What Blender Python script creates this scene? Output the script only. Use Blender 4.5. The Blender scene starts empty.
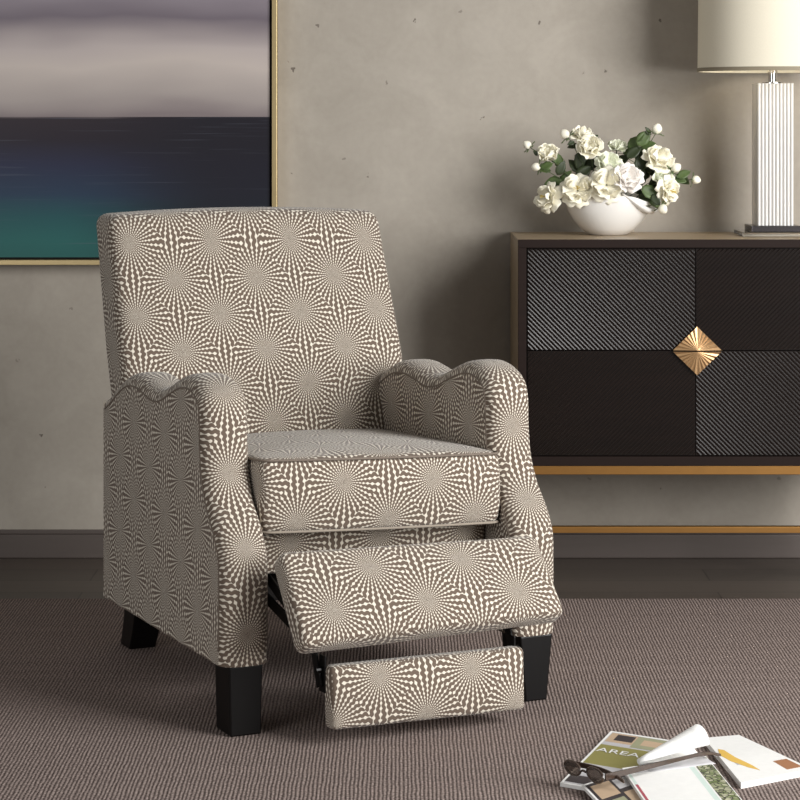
import bpy, bmesh, math, random
from math import pi, sin, cos, radians, sqrt, atan2
from mathutils import Vector, Matrix
random.seed(7)
SC = bpy.context.scene
COL = SC.collection
F, H, YH = 2313.0, 1.1, 122.0          # focal length in px, eye height, horizon row

def at(px, py, Y):                      # picture point at depth Y -> world point
    return Vector(((px-400)/F*Y, Y, H-(py-YH)/F*Y))
def ground(px, py, z=0.0):
    Y = F*(H-z)/(py-YH)
    return Vector(((px-400)/F*Y, Y, z))

# ------------------------------------------------------------------ materials
def newmat(name):
    m = bpy.data.materials.new(name); m.use_nodes = True
    nt = m.node_tree
    return m, nt, nt.nodes['Principled BSDF']
def N(nt, typ, **kw):
    n = nt.nodes.new(typ)
    for k, v in kw.items(): setattr(n, k, v)
    return n
def mth(nt, op, a, b=None, c=None, clamp=False):
    n = nt.nodes.new('ShaderNodeMath'); n.operation = op; n.use_clamp = clamp
    for i, x in enumerate((a, b, c)):
        if x is None: continue
        if isinstance(x, (int, float)): n.inputs[i].default_value = x
        else: nt.links.new(x, n.inputs[i])
    return n.outputs[0]
def vm(nt, op, a, b=None):
    n = nt.nodes.new('ShaderNodeVectorMath'); n.operation = op
    for i, x in enumerate((a, b)):
        if x is None: continue
        if isinstance(x, (tuple, list)): n.inputs[i].default_value = x
        else: nt.links.new(x, n.inputs[i])
    return n
def mixc(nt, fac, a, b):
    n = nt.nodes.new('ShaderNodeMix'); n.data_type = 'RGBA'
    if isinstance(fac, (int, float)): n.inputs[0].default_value = fac
    else: nt.links.new(fac, n.inputs[0])
    for i, x in ((6, a), (7, b)):
        if isinstance(x, (tuple, list)): n.inputs[i].default_value = (*x[:3], 1)
        else: nt.links.new(x, n.inputs[i])
    return n.outputs[2]
def lin(r, g, b):
    f = lambda c: (c/255/12.92) if c/255 <= .04045 else ((c/255+.055)/1.055)**2.4
    return (f(r), f(g), f(b))
def simple(name, col, rough=.5, metal=0, noise=.08, scale=40, spec=None, bump=0, trans=0, ior=None, coat=0):
    m, nt, b = newmat(name)
    tc = N(nt, 'ShaderNodeTexCoord'); nz = N(nt, 'ShaderNodeTexNoise')
    nz.inputs['Scale'].default_value = scale
    nt.links.new(tc.outputs['Object'], nz.inputs['Vector'])
    d = tuple(c*(1-noise) for c in col); l = tuple(min(1, c*(1+noise)) for c in col)
    nt.links.new(mixc(nt, nz.outputs['Fac'], d, l), b.inputs['Base Color'])
    b.inputs['Roughness'].default_value = rough; b.inputs['Metallic'].default_value = metal
    if spec is not None: b.inputs['Specular IOR Level'].default_value = spec
    if trans: b.inputs['Transmission Weight'].default_value = trans
    if ior: b.inputs['IOR'].default_value = ior
    if coat: b.inputs['Coat Weight'].default_value = coat
    if bump:
        bp = N(nt, 'ShaderNodeBump'); bp.inputs['Strength'].default_value = bump; bp.inputs['Distance'].default_value = .002
        nt.links.new(nz.outputs['Fac'], bp.inputs['Height']); nt.links.new(bp.outputs[0], b.inputs['Normal'])
    return m

def fabric_mat():
    m, nt, b = newmat('sunburst_fabric')
    PX, PY, NR = .182, .152, 34
    uv = N(nt, 'ShaderNodeUVMap'); uv.uv_map = 'UVMap'
    wob = N(nt, 'ShaderNodeTexNoise'); wob.inputs['Scale'].default_value = 160
    nt.links.new(uv.outputs[0], wob.inputs['Vector'])
    w0 = vm(nt, 'SUBTRACT', wob.outputs['Color'], (.5, .5, .5))
    w1 = N(nt, 'ShaderNodeVectorMath', operation='SCALE'); nt.links.new(w0.outputs[0], w1.inputs[0]); w1.inputs[3].default_value = .0010
    p = vm(nt, 'ADD', uv.outputs[0], w1.outputs[0])
    p = vm(nt, 'MULTIPLY', p.outputs[0], (1, 1, 0))
    s = vm(nt, 'DIVIDE', p.outputs[0], (PX, PY, 1))
    def cell(off):
        a = vm(nt, 'ADD', s.outputs[0], (.5+off, .5+off, 0)); fl = vm(nt, 'FLOOR', a.outputs[0])
        c = vm(nt, 'SUBTRACT', fl.outputs[0], (off, off, 0)); d = vm(nt, 'SUBTRACT', s.outputs[0], c.outputs[0])
        return vm(nt, 'MULTIPLY', d.outputs[0], (PX, PY, 0))
    dA, dB = cell(0), cell(.5)
    lA, lB = vm(nt, 'LENGTH', dA.outputs[0]).outputs['Value'], vm(nt, 'LENGTH', dB.outputs[0]).outputs['Value']
    sel = mth(nt, 'LESS_THAN', lB, lA)
    mx = N(nt, 'ShaderNodeMix', data_type='VECTOR')
    nt.links.new(sel, mx.inputs[0]); nt.links.new(dA.outputs[0], mx.inputs[4]); nt.links.new(dB.outputs[0], mx.inputs[5])
    d = mx.outputs[1]
    r = vm(nt, 'LENGTH', d).outputs['Value']
    sp = N(nt, 'ShaderNodeSeparateXYZ'); nt.links.new(d, sp.inputs[0])
    t = mth(nt, 'MULTIPLY', mth(nt, 'ARCTAN2', sp.outputs[1], sp.outputs[0]), NR/(2*pi))
    t = mth(nt, 'ADD', t, 100.0)
    fr = mth(nt, 'FRACT', t)
    da = mth(nt, 'MULTIPLY', mth(nt, 'ABSOLUTE', mth(nt, 'SUBTRACT', fr, .5)), 2.0)
    par = mth(nt, 'MULTIPLY', mth(nt, 'MODULO', mth(nt, 'FLOOR', t), 2.0), pi)
    g = mth(nt, 'MULTIPLY', mth(nt, 'LOGARITHM', mth(nt, 'ADD', mth(nt, 'DIVIDE', r, .012), 1.0), math.e), 6.6*2*pi)
    cs = mth(nt, 'COSINE', mth(nt, 'ADD', g, par))
    bead = mth(nt, 'POWER', mth(nt, 'ADD', mth(nt, 'MULTIPLY', cs, .5), .5), 1.4)
    w = mth(nt, 'ADD', mth(nt, 'MULTIPLY', bead, .44), .12)
    mask = mth(nt, 'ADD', mth(nt, 'MULTIPLY', mth(nt, 'SUBTRACT', w, da), 5.0), .42, clamp=True)
    fine = N(nt, 'ShaderNodeTexNoise'); fine.inputs['Scale'].default_value = 900
    nt.links.new(uv.outputs[0], fine.inputs['Vector'])
    dark = mixc(nt, fine.outputs['Fac'], FAB_DARK[0], FAB_DARK[1]); lite = mixc(nt, fine.outputs['Fac'], FAB_LITE[0], FAB_LITE[1])
    nt.links.new(mixc(nt, mask, dark, lite), b.inputs['Base Color'])
    b.inputs['Roughness'].default_value = .85
    b.inputs['Specular IOR Level'].default_value = .25
    b.inputs['Sheen Weight'].default_value = .25
    b.inputs['Sheen Roughness'].default_value = .5
    bp = N(nt, 'ShaderNodeBump'); bp.inputs['Strength'].default_value = .45; bp.inputs['Distance'].default_value = .0015
    nt.links.new(mth(nt, 'ADD', mask, mth(nt, 'MULTIPLY', fine.outputs['Fac'], .5)), bp.inputs['Height'])
    nt.links.new(bp.outputs[0], b.inputs['Normal'])
    return m
FAB_DARK = (lin(90, 76, 65), lin(117, 101, 88)); FAB_LITE = (lin(216, 206, 189), lin(240, 232, 217))

def wall_mat():
    m, nt, b = newmat('concrete_plaster')
    tc = N(nt, 'ShaderNodeTexCoord'); P = tc.outputs['Object']
    def noise(sc, det=4, dist=0, vec=P, rough=.5):
        n = N(nt, 'ShaderNodeTexNoise'); n.inputs['Scale'].default_value = sc; n.inputs['Detail'].default_value = det
        n.inputs['Distortion'].default_value = dist; n.inputs['Roughness'].default_value = rough
        nt.links.new(vec, n.inputs['Vector']); return n.outputs['Fac']
    big = noise(1.6, 5, .4); mid = noise(7, 5, .8, rough=.6); fine = noise(60, 3)
    k = mth(nt, 'ADD', mth(nt, 'MULTIPLY', big, .45), mth(nt, 'ADD', mth(nt, 'MULTIPLY', mid, .4), mth(nt, 'MULTIPLY', fine, .15)))
    rp = N(nt, 'ShaderNodeValToRGB'); nt.links.new(k, rp.inputs[0])
    rp.color_ramp.elements[0].position = .34; rp.color_ramp.elements[0].color = (*lin(154, 146, 135), 1)
    rp.color_ramp.elements[1].position = .66; rp.color_ramp.elements[1].color = (*lin(175, 167, 156), 1)
    # small pits, only where a second noise allows them
    vo = N(nt, 'ShaderNodeTexVoronoi'); vo.inputs['Scale'].default_value = 16; vo.inputs['Randomness'].default_value = 1
    wv = vm(nt, 'ADD', P, None); wn = N(nt, 'ShaderNodeTexNoise'); wn.inputs['Scale'].default_value = 90
    nt.links.new(P, wn.inputs['Vector'])
    ws = N(nt, 'ShaderNodeVectorMath', operation='SCALE'); nt.links.new(wn.outputs['Color'], ws.inputs[0]); ws.inputs[3].default_value = .02
    nt.links.new(ws.outputs[0], wv.inputs[1]); nt.links.new(wv.outputs[0], vo.inputs['Vector'])
    sepc = N(nt, 'ShaderNodeSeparateColor'); nt.links.new(vo.outputs['Color'], sepc.inputs[0])
    rad = mth(nt, 'MULTIPLY', mth(nt, 'GREATER_THAN', sepc.outputs[0], .5), mth(nt, 'MULTIPLY', sepc.outputs[1], .15))
    pit = mth(nt, 'MULTIPLY', mth(nt, 'SUBTRACT', rad, vo.outputs['Distance']), 45, clamp=True)
    pit = mth(nt, 'MULTIPLY', pit, mth(nt, 'ADD', mth(nt, 'MULTIPLY', sepc.outputs[2], .6), .3), clamp=True)
    nt.links.new(mixc(nt, pit, rp.outputs[0], lin(98, 90, 82)), b.inputs['Base Color'])
    b.inputs['Roughness'].default_value = .8
    b.inputs['Specular IOR Level'].default_value = .2
    bp = N(nt, 'ShaderNodeBump'); bp.inputs['Strength'].default_value = .35; bp.inputs['Distance'].default_value = .004
    nt.links.new(mth(nt, 'SUBTRACT', mth(nt, 'MULTIPLY', mid, .5), pit), bp.inputs['Height']); nt.links.new(bp.outputs[0], b.inputs['Normal'])
    return m

def floor_mat():
    m, nt, b = newmat('dark_wood_planks')
    tc = N(nt, 'ShaderNodeTexCoord'); mp = N(nt, 'ShaderNodeMapping'); mp.inputs['Scale'].default_value = (1.2, 16, 1)
    nt.links.new(tc.outputs['Object'], mp.inputs[0])
    n = N(nt, 'ShaderNodeTexNoise'); n.inputs['Scale'].default_value = 3; n.inputs['Detail'].default_value = 6; nt.links.new(mp.outputs[0], n.inputs['Vector'])
    br = N(nt, 'ShaderNodeTexBrick'); br.inputs['Scale'].default_value = 1
    br.inputs['Brick Width'].default_value = 1.5; br.inputs['Row Height'].default_value = .14; br.inputs['Mortar Size'].default_value = .002
    br.inputs['Color1'].default_value = (*lin(96, 86, 78), 1); br.inputs['Color2'].default_value = (*lin(80, 72, 66), 1); br.inputs['Mortar'].default_value = (*lin(40, 34, 30), 1)
    nt.links.new(tc.outputs['Object'], br.inputs['Vector'])
    nt.links.new(mixc(nt, mth(nt, 'MULTIPLY', n.outputs['Fac'], .6), br.outputs['Color'], lin(62, 54, 48)), b.inputs['Base Color'])
    b.inputs['Roughness'].default_value = .42
    return m

def rug_mat():
    m, nt, b = newmat('ribbed_rug')
    tc = N(nt, 'ShaderNodeTexCoord'); P = tc.outputs['Object']
    sp = N(nt, 'ShaderNodeSeparateXYZ'); nt.links.new(P, sp.inputs[0])
    mp = N(nt, 'ShaderNodeMapping'); mp.inputs['Scale'].default_value = (1, .25, 1); nt.links.new(P, mp.inputs[0])
    nz = N(nt, 'ShaderNodeTexNoise'); nz.inputs['Scale'].default_value = 60; nt.links.new(mp.outputs[0], nz.inputs['Vector'])
    x = mth(nt, 'ADD', sp.outputs[0], mth(nt, 'MULTIPLY', mth(nt, 'SUBTRACT', nz.outputs['Fac'], .5), .005))
    rib = mth(nt, 'ADD', mth(nt, 'MULTIPLY', mth(nt, 'SINE', mth(nt, 'MULTIPLY', x, 2*pi/.0068)), .5), .5)
    rowi = mth(nt, 'FLOOR', mth(nt, 'DIVIDE', x, .0068))
    wn = N(nt, 'ShaderNodeTexWhiteNoise', noise_dimensions='1D'); nt.links.new(rowi, wn.inputs['W'])
    ys = mth(nt, 'ADD', sp.outputs[1], mth(nt, 'MULTIPLY', wn.outputs['Value'], .05))
    st = mth(nt, 'ADD', mth(nt, 'MULTIPLY', mth(nt, 'SINE', mth(nt, 'MULTIPLY', ys, 2*pi/.022)), .5), .5)
    band = N(nt, 'ShaderNodeTexNoise'); band.inputs['Scale'].default_value = 1
    mp2 = N(nt, 'ShaderNodeMapping'); mp2.inputs['Scale'].default_value = (1.5, 28, 1); nt.links.new(P, mp2.inputs[0]); nt.links.new(mp2.outputs[0], band.inputs['Vector'])
    fine = N(nt, 'ShaderNodeTexNoise'); fine.inputs['Scale'].default_value = 230; nt.links.new(P, fine.inputs['Vector'])
    hgt = mth(nt, 'MULTIPLY', mth(nt, 'POWER', rib, .7), mth(nt, 'ADD', mth(nt, 'MULTIPLY', st, .18), .82))
    k = mth(nt, 'ADD', mth(nt, 'MULTIPLY', hgt, .5), mth(nt, 'ADD', mth(nt, 'MULTIPLY', band.outputs['Fac'], .16), mth(nt, 'MULTIPLY', mth(nt, 'SUBTRACT', fine.outputs['Fac'], .5), 1.6)))
    rp = N(nt, 'ShaderNodeValToRGB'); nt.links.new(k, rp.inputs[0])
    rp.color_ramp.elements[0].position = .05; rp.color_ramp.elements[0].color = (*lin(80, 68, 64), 1)
    rp.color_ramp.elements[1].position = .95; rp.color_ramp.elements[1].color = (*lin(190, 172, 164), 1)
    nt.links.new(rp.outputs[0], b.inputs['Base Color'])
    b.inputs['Roughness'].default_value = .9; b.inputs['Specular IOR Level'].default_value = .15
    bp = N(nt, 'ShaderNodeBump'); bp.inputs['Strength'].default_value = .6; bp.inputs['Distance'].default_value = .002
    nt.links.new(hgt, bp.inputs['Height']); nt.links.new(bp.outputs[0], b.inputs['Normal'])
    return m

def seascape_mat():
    # object space: x across, z up, painting runs z 0 (bottom) .. 1
    m, nt, b = newmat('blurred_seascape')
    tc = N(nt, 'ShaderNodeTexCoord'); P = tc.outputs['Object']
    sp = N(nt, 'ShaderNodeSeparateXYZ'); nt.links.new(P, sp.inputs[0])
    mp = N(nt, 'ShaderNodeMapping'); mp.inputs['Scale'].default_value = (1.3, 1, 5.5); nt.links.new(P, mp.inputs[0])
    n1 = N(nt, 'ShaderNodeTexNoise'); n1.inputs['Scale'].default_value = 1.6; n1.inputs['Detail'].default_value = 2; nt.links.new(mp.outputs[0], n1.inputs['Vector'])
    mp2 = N(nt, 'ShaderNodeMapping'); mp2.inputs['Scale'].default_value = (3, 1, 160); nt.links.new(P, mp2.inputs[0])
    n2 = N(nt, 'ShaderNodeTexNoise'); n2.inputs['Scale'].default_value = 1; n2.inputs['Detail'].default_value = 3; nt.links.new(mp2.outputs[0], n2.inputs['Vector'])
    z = sp.outputs[2]
    above = mth(nt, 'GREATER_THAN', z, SEA_Z)
    zz = mth(nt, 'ADD', z, mth(nt, 'MULTIPLY', mth(nt, 'MULTIPLY', mth(nt, 'SUBTRACT', n1.outputs['Fac'], .5), above), .10))
    zz = mth(nt, 'ADD', zz, mth(nt, 'MULTIPLY', mth(nt, 'SUBTRACT', n1.outputs['Fac'], .5), mth(nt, 'MULTIPLY', mth(nt, 'SUBTRACT', 1.0, above), .03)))
    zz = mth(nt, 'ADD', mth(nt, 'MULTIPLY', mth(nt, 'MAXIMUM', zz, SEA_Z+.005), above), mth(nt, 'MULTIPLY', zz, mth(nt, 'SUBTRACT', 1.0, above)))
    rp = N(nt, 'ShaderNodeValToRGB'); nt.links.new(zz, rp.inputs[0]); cr = rp.color_ramp
    S = SEA_Z
    stops = [(0.0, lin(36, 92, 88)), (.06, lin(36, 96, 93)), (S-.255, lin(30, 80, 84)), (S-.20, lin(34, 54, 76)), (S-.12, lin(34, 38, 62)), (S-.06, lin(32, 25, 36)), (S-.002, lin(40, 31, 38)),
             (S+.003, lin(124, 113, 114)), (S+.05, lin(158, 148, 144)), (S+.13, lin(186, 175, 168)), (S+.175, lin(176, 165, 162)), (S+.255, lin(108, 99, 107)), (S+.31, lin(134, 125, 132)), (.9, lin(158, 151, 156))]
    cr.elements[0].position = 0; cr.elements[0].color = (*stops[0][1], 1)
    cr.elements[1].position = stops[-1][0]; cr.elements[1].color = (*stops[-1][1], 1)
    for p_, c_ in stops[1:-1]:
        e = cr.elements.new(p_); e.color = (*c_, 1)
    # the teal fades to near black on the right
    xr = N(nt, 'ShaderNodeMapRange'); nt.links.new(mth(nt, 'ADD', sp.outputs[0], mth(nt, 'MULTIPLY', n1.outputs['Fac'], .12)), xr.inputs[0])
    xr.inputs[1].default_value = .10; xr.inputs[2].default_value = .52; xr.interpolation_type = 'SMOOTHSTEP'
    fac = mth(nt, 'MULTIPLY', xr.outputs[0], mth(nt, 'MULTIPLY', mth(nt, 'SUBTRACT', 1.0, above), .92))
    c1 = mixc(nt, fac, rp.outputs[0], lin(24, 22, 32))
    streak = mth(nt, 'MULTIPLY', mth(nt, 'SUBTRACT', 1.0, above), mth(nt, 'MULTIPLY', mth(nt, 'SUBTRACT', n2.outputs['Fac'], .60), 1.6, clamp=True), clamp=True)
    c2 = mixc(nt, streak, c1, lin(96, 100, 112))
    nt.links.new(c2, b.inputs['Base Color']); b.inputs['Roughness'].default_value = .45
    b.inputs['Specular IOR Level'].default_value = .3
    return m
SEA_Z = .375

def wood_mat(name, c1, c2, rough, axis=0, coat=0):
    m, nt, b = newmat(name)
    tc = N(nt, 'ShaderNodeTexCoord'); mp = N(nt, 'ShaderNodeMapping')
    s = [30, 30, 30]; s[axis] = 2; mp.inputs['Scale'].default_value = s
    nt.links.new(tc.outputs['Object'], mp.inputs[0])
    n = N(nt, 'ShaderNodeTexNoise'); n.inputs['Scale'].default_value = 1.5; n.inputs['Detail'].default_value = 6; n.inputs['Distortion'].default_value = .6
    nt.links.new(mp.outputs[0], n.inputs['Vector'])
    nt.links.new(mixc(nt, n.outputs['Fac'], c1, c2), b.inputs['Base Color'])
    b.inputs['Roughness'].default_value = rough
    if coat: b.inputs['Coat Weight'].default_value = coat; b.inputs['Coat Roughness'].default_value = .15
    return m

M = {}
M['fabric'] = fabric_mat()
M['seam'] = simple('dark_seam_cord', lin(118, 106, 95), .85, noise=.3, scale=700)
M['welt'] = simple('welt_cord', lin(150, 139, 126), .85, noise=.3, scale=700)
M['wall'] = wall_mat(); M['floor'] = floor_mat(); M['rug'] = rug_mat(); M['sea'] = seascape_mat()
M['baseboard'] = wood_mat('baseboard_paint', lin(90, 80, 75), lin(78, 69, 64), .55)
M['espresso'] = wood_mat('espresso_wood', lin(40, 28, 24), lin(28, 19, 16), .6)
M['espresso'].node_tree.nodes['Principled BSDF'].inputs['Specular IOR Level'].default_value = .15
M['rib'] = wood_mat('ribbed_dark_lacquer', lin(28, 20, 17), lin(18, 13, 11), .24)
M['veneer'] = wood_mat('tan_veneer', lin(176, 156, 128), lin(150, 130, 102), .35)
M['gold'] = simple('antique_gold', lin(160, 118, 66), .45, .9, .08, 30)
M['brass'] = simple('brass_handle', lin(202, 164, 120), .42, .8, .08, 60)
M['frame_gold'] = simple('pale_gold_frame', lin(186, 166, 124), .42, .8, .05, 30)
M['frame_dark'] = simple('frame_gap', lin(30, 26, 24), .7)
M['leg'] = simple('black_lacquer_leg', lin(10, 8, 8), .4, spec=.25, noise=.15)
M['steel'] = simple('black_steel', lin(26, 25, 25), .35, .6)
M['dust'] = simple('black_dust_cloth', lin(30, 26, 24), .9)
M['ceramic'] = simple('white_ceramic', lin(236, 233, 228), .22, noise=.01, coat=.3)
M['shade'] = simple('linen_shade', lin(228, 220, 200), .8, noise=.04, scale=300)
M['trim'] = simple('shade_trim', lin(138, 128, 108), .7)
M['chrome'] = simple('polished_nickel', lin(200, 196, 190), .12, 1, .02)
M['plate'] = simple('dark_nickel_plate', lin(96, 92, 94), .22, .9, .05)
M['acrylic'] = simple('clear_acrylic', (.95, .96, .95), .04, trans=1, ior=1.45, noise=.01)
M['flute'] = simple('white_fluted_glass', lin(214, 211, 207), .2, noise=.01, coat=.4)
M['petal'] = simple('cream_petal', lin(248, 243, 224), .6, noise=.04, scale=60)
M['petal_pink'] = simple('blush_petal', lin(250, 245, 240), .6, noise=.03, scale=60)
M['petal_green'] = simple('greenish_petal', lin(240, 242, 222), .6, noise=.05, scale=60)
M['stamen'] = simple('yellow_stamen', lin(214, 190, 110), .7, noise=.2, scale=200)
M['leaf'] = simple('rose_leaf', lin(78, 96, 52), .5, noise=.3, scale=50)
M['leaf_dark'] = simple('deep_leaf', lin(48, 58, 32), .5, noise=.3, scale=50)
M['stem'] = simple('green_stem', lin(66, 80, 46), .6, noise=.2)
for k, c, r in [('paper', (244, 243, 240), .55), ('olive', (148, 142, 84), .5), ('ink', (62, 56, 58), .5), ('tan', (196, 170, 142), .5), ('rust', (168, 118, 84), .5),
                ('gilt', (232, 190, 92), .5), ('palegrey', (196, 194, 196), .5), ('rosered', (178, 84, 96), .5), ('sage', (158, 158, 128), .5), ('mint', (214, 230, 222), .5)]:
    M[k] = simple('print_'+k, lin(*c), r, noise=.05, scale=80)
def botanical():
    m, nt, b = newmat('print_foliage')
    tc = N(nt, 'ShaderNodeTexCoord'); v = N(nt, 'ShaderNodeTexVoronoi'); v.inputs['Scale'].default_value = 110; v.feature = 'DISTANCE_TO_EDGE'
    nt.links.new(tc.outputs['Object'], v.inputs['Vector'])
    v2 = N(nt, 'ShaderNodeTexVoronoi'); v2.inputs['Scale'].default_value = 110; nt.links.new(tc.outputs['Object'], v2.inputs['Vector'])
    s = N(nt, 'ShaderNodeSeparateColor'); nt.links.new(v2.outputs['Color'], s.inputs[0])
    c = mixc(nt, s.outputs[0], lin(104, 124, 62), lin(206, 204, 176))
    nt.links.new(mixc(nt, mth(nt, 'GREATER_THAN', v.outputs['Distance'], .09), lin(56, 56, 44), c), b.inputs['Base Color'])
    return m
M['foliage'] = botanical()
M['spec'] = simple('dark_tortoise_frame', lin(70, 56, 48), .25, noise=.4, scale=120, coat=.5)
M['lens'] = simple('smoked_lens', lin(120, 108, 100), .05, trans=.75, ior=1.3)

# ------------------------------------------------------------------ object helpers
def link(name, me, mat=None, parent=None, smooth=False):
    o = bpy.data.objects.new(name, me); COL.objects.link(o)
    if mat is not None:
        for x in (mat if isinstance(mat, (list, tuple)) else [mat]): me.materials.append(x)
    if parent is not None: o.parent = parent
    if smooth:
        for p in me.polygons: p.use_smooth = True
    return o
def sharp(o, ang=35):
    me = o.data
    bm = bmesh.new(); bm.from_mesh(me)
    for e in bm.edges:
        if len(e.link_faces) == 2 and e.calc_face_angle(0) > radians(ang): e.smooth = False
    for f in bm.faces: f.smooth = True
    bm.to_mesh(me); bm.free()
def bm_obj(name, bm, mat, parent=None, smooth=False, bevel=0, auto=None):
    bmesh.ops.recalc_face_normals(bm, faces=bm.faces[:])
    me = bpy.data.meshes.new(name); bm.to_mesh(me); bm.free()
    o = link(name, me, mat, parent, smooth)
    if bevel:
        md = o.modifiers.new('bevel', 'BEVEL'); md.width = bevel; md.segments = 2; md.limit_method = 'ANGLE'
    if auto: sharp(o, auto)
    return o
def thing(name, label, cat, loc=(0, 0, 0), rz=0, group=None):
    o = bpy.data.objects.new(name, None); COL.objects.link(o); o.empty_display_size = .1
    o.location = loc; o.rotation_euler = (0, 0, rz); o['label'] = label; o['category'] = cat
    if group: o['group'] = group
    return o
def tag(o, label, cat, group=None):
    o['label'] = label; o['category'] = cat
    if group: o['group'] = group
    return o
def add_box(bm, x0, x1, y0, y1, z0, z1, mi=0):
    v = [bm.verts.new(p) for p in ((x0, y0, z0), (x1, y0, z0), (x1, y1, z0), (x0, y1, z0), (x0, y0, z1), (x1, y0, z1), (x1, y1, z1), (x0, y1, z1))]
    for f in ((0, 3, 2, 1), (4, 5, 6, 7), (0, 1, 5, 4), (1, 2, 6, 5), (2, 3, 7, 6), (3, 0, 4, 7)):
        bm.faces.new([v[i] for i in f]).material_index = mi
def box(name, x0, x1, y0, y1, z0, z1, mat, parent=None, bevel=.002):
    bm = bmesh.new(); add_box(bm, x0, x1, y0, y1, z0, z1)
    return bm_obj(name, bm, mat, parent, bevel=bevel)
def loft(bm, sections, closed_ring=True, cap=True, mi=0):
    rings = [[bm.verts.new(p) for p in s] for s in sections]
    n = len(rings[0])
    for a, b in zip(rings, rings[1:]):
        for i in range(n if closed_ring else n-1):
            bm.faces.new((a[i], a[(i+1) % n], b[(i+1) % n], b[i])).material_index = mi
    if cap and closed_ring:
        bm.faces.new(rings[0][::-1]).material_index = mi; bm.faces.new(rings[-1]).material_index = mi
    return rings
def add_tube(bm, pts, rad, seg=8, mi=0):
    pts = [Vector(p) for p in pts]; secs = []
    up = Vector((0, 0, 1))
    for i, p in enumerate(pts):
        t = (pts[min(i+1, len(pts)-1)]-pts[max(i-1, 0)]).normalized()
        s = t.cross(up)
        if s.length < .05: s = t.cross(Vector((1, 0, 0)))
        s.normalize(); w = s.cross(t).normalized()
        r = rad[i] if isinstance(rad, (list, tuple)) else rad
        secs.append([p + (s*cos(2*pi*k/seg)+w*sin(2*pi*k/seg))*r for k in range(seg)])
    loft(bm, secs, mi=mi)
def tube(name, pts, rad, mat, parent=None, seg=8):
    bm = bmesh.new(); add_tube(bm, pts, rad, seg)
    return bm_obj(name, bm, mat, parent, smooth=True)
def add_lathe(bm, prof, seg=48, c=(0, 0, 0), mod=None):
    rings = []
    for i, (r, z) in enumerate(prof):
        ring = []
        for k in range(seg):
            a = 2*pi*k/seg; rr, dz = (mod(i, a, r, z) if mod else (r, z))
            ring.append((c[0]+rr*cos(a), c[1]+rr*sin(a), c[2]+dz))
        rings.append(ring)
    loft(bm, rings, cap=True)
def smoothpath(pts, n):
    # Catmull-Rom resample of 2D/3D points to n points evenly by arc length
    P = [Vector(p) for p in pts]; out = []
    for i in range(len(P)-1):
        p0, p1, p2, p3 = P[max(i-1, 0)], P[i], P[i+1], P[min(i+2, len(P)-1)]
        for k in range(12):
            t = k/12
            out.append(.5*((2*p1)+(-p0+p2)*t+(2*p0-5*p1+4*p2-p3)*t*t+(-p0+3*p1-3*p2+p3)*t**3))
    out.append(P[-1])
    L = [0]
    for a, b in zip(out, out[1:]): L.append(L[-1]+(b-a).length)
    res = []; j = 0
    for k in range(n):
        s = L[-1]*k/(n-1)
        while j < len(L)-2 and L[j+1] < s: j += 1
        d = L[j+1]-L[j]; t = 0 if d == 0 else (s-L[j])/d
        res.append(out[j].lerp(out[j+1], min(1, t)))
    return res

def rbox(dims, r, n=(14, 14, 10)):
    """rounded box centred on 0: verts, faces, and face -> dominant axis"""
    hx, hy, hz = [d/2 for d in dims]
    def coords(h, k):
        rr = min(r, h*.999)
        e = [-h + rr*(1-cos(pi/2*i/4)) for i in range(4)]
        mid = [-h+rr + (2*h-2*rr)*i/k for i in range(k+1)]
        return e+mid+[-x for x in e[::-1]]
    C = [coords(h, k) for h, k in zip((hx, hy, hz), n)]
    verts, idx, faces, ax = [], {}, [], []
    hh = (hx, hy, hz)
    def vert(p):
        key = tuple(round(c, 6) for c in p)
        if key in idx: return idx[key]
        inner = [max(-(h-min(r, h*.999)), min(h-min(r, h*.999), c)) for c, h in zip(p, hh)]
        d = Vector(p)-Vector(inner)
        q = Vector(inner)+(d.normalized()*r if d.length > 1e-9 else d)
        idx[key] = len(verts); verts.append(q); return idx[key]
    for axis in range(3):
        o = [i for i in range(3) if i != axis]
        for sgn in (-1, 1):
            A, B = C[o[0]], C[o[1]]
            for i in range(len(A)-1):
                for j in range(len(B)-1):
                    q = []
                    for (s, t) in ((A[i], B[j]), (A[i+1], B[j]), (A[i+1], B[j+1]), (A[i], B[j+1])):
                        p = [0, 0, 0]; p[axis] = sgn*hh[axis]; p[o[0]] = s; p[o[1]] = t
                        q.append(vert(p))
                    faces.append(q); ax.append(axis)
    return verts, faces, ax
def soft(name, dims, r, fn, mat, parent, uvoff=(0, 0), n=(14, 14, 10), uvrot=False, wrap=True):
    """rounded pad; fn maps local (x,y,z) of the box into the chair's frame; the cloth runs front -> top"""
    vs, fs, ax = rbox(dims, r, n)
    me = bpy.data.meshes.new(name)
    me.from_pydata([fn(v) for v in vs], [], fs)
    uv = me.uv_layers.new(name='UVMap'); li = 0
    hy = dims[1]/2; hz = dims[2]/2
    for f, a in zip(fs, ax):
        for vi in f:
            p = vs[vi]
            if a == 1: c = (p.x, p.z)
            elif a == 2: c = (p.x, (hz+(p.y+hy)) if wrap else p.y)
            else: c = ((1 if p.x > 0 else -1)*(dims[0]/2+p.y+hy), p.z)
            uv.data[li].uv = (c[0]-uvoff[0], c[1]-uvoff[1]); li += 1
    me.validate(); me.update()
    o = link(name, me, mat, parent, smooth=True)
    bm = bmesh.new(); bm.from_mesh(me); bmesh.ops.recalc_face_normals(bm, faces=bm.faces[:]); bm.to_mesh(me); bm.free()
    return o

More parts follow.
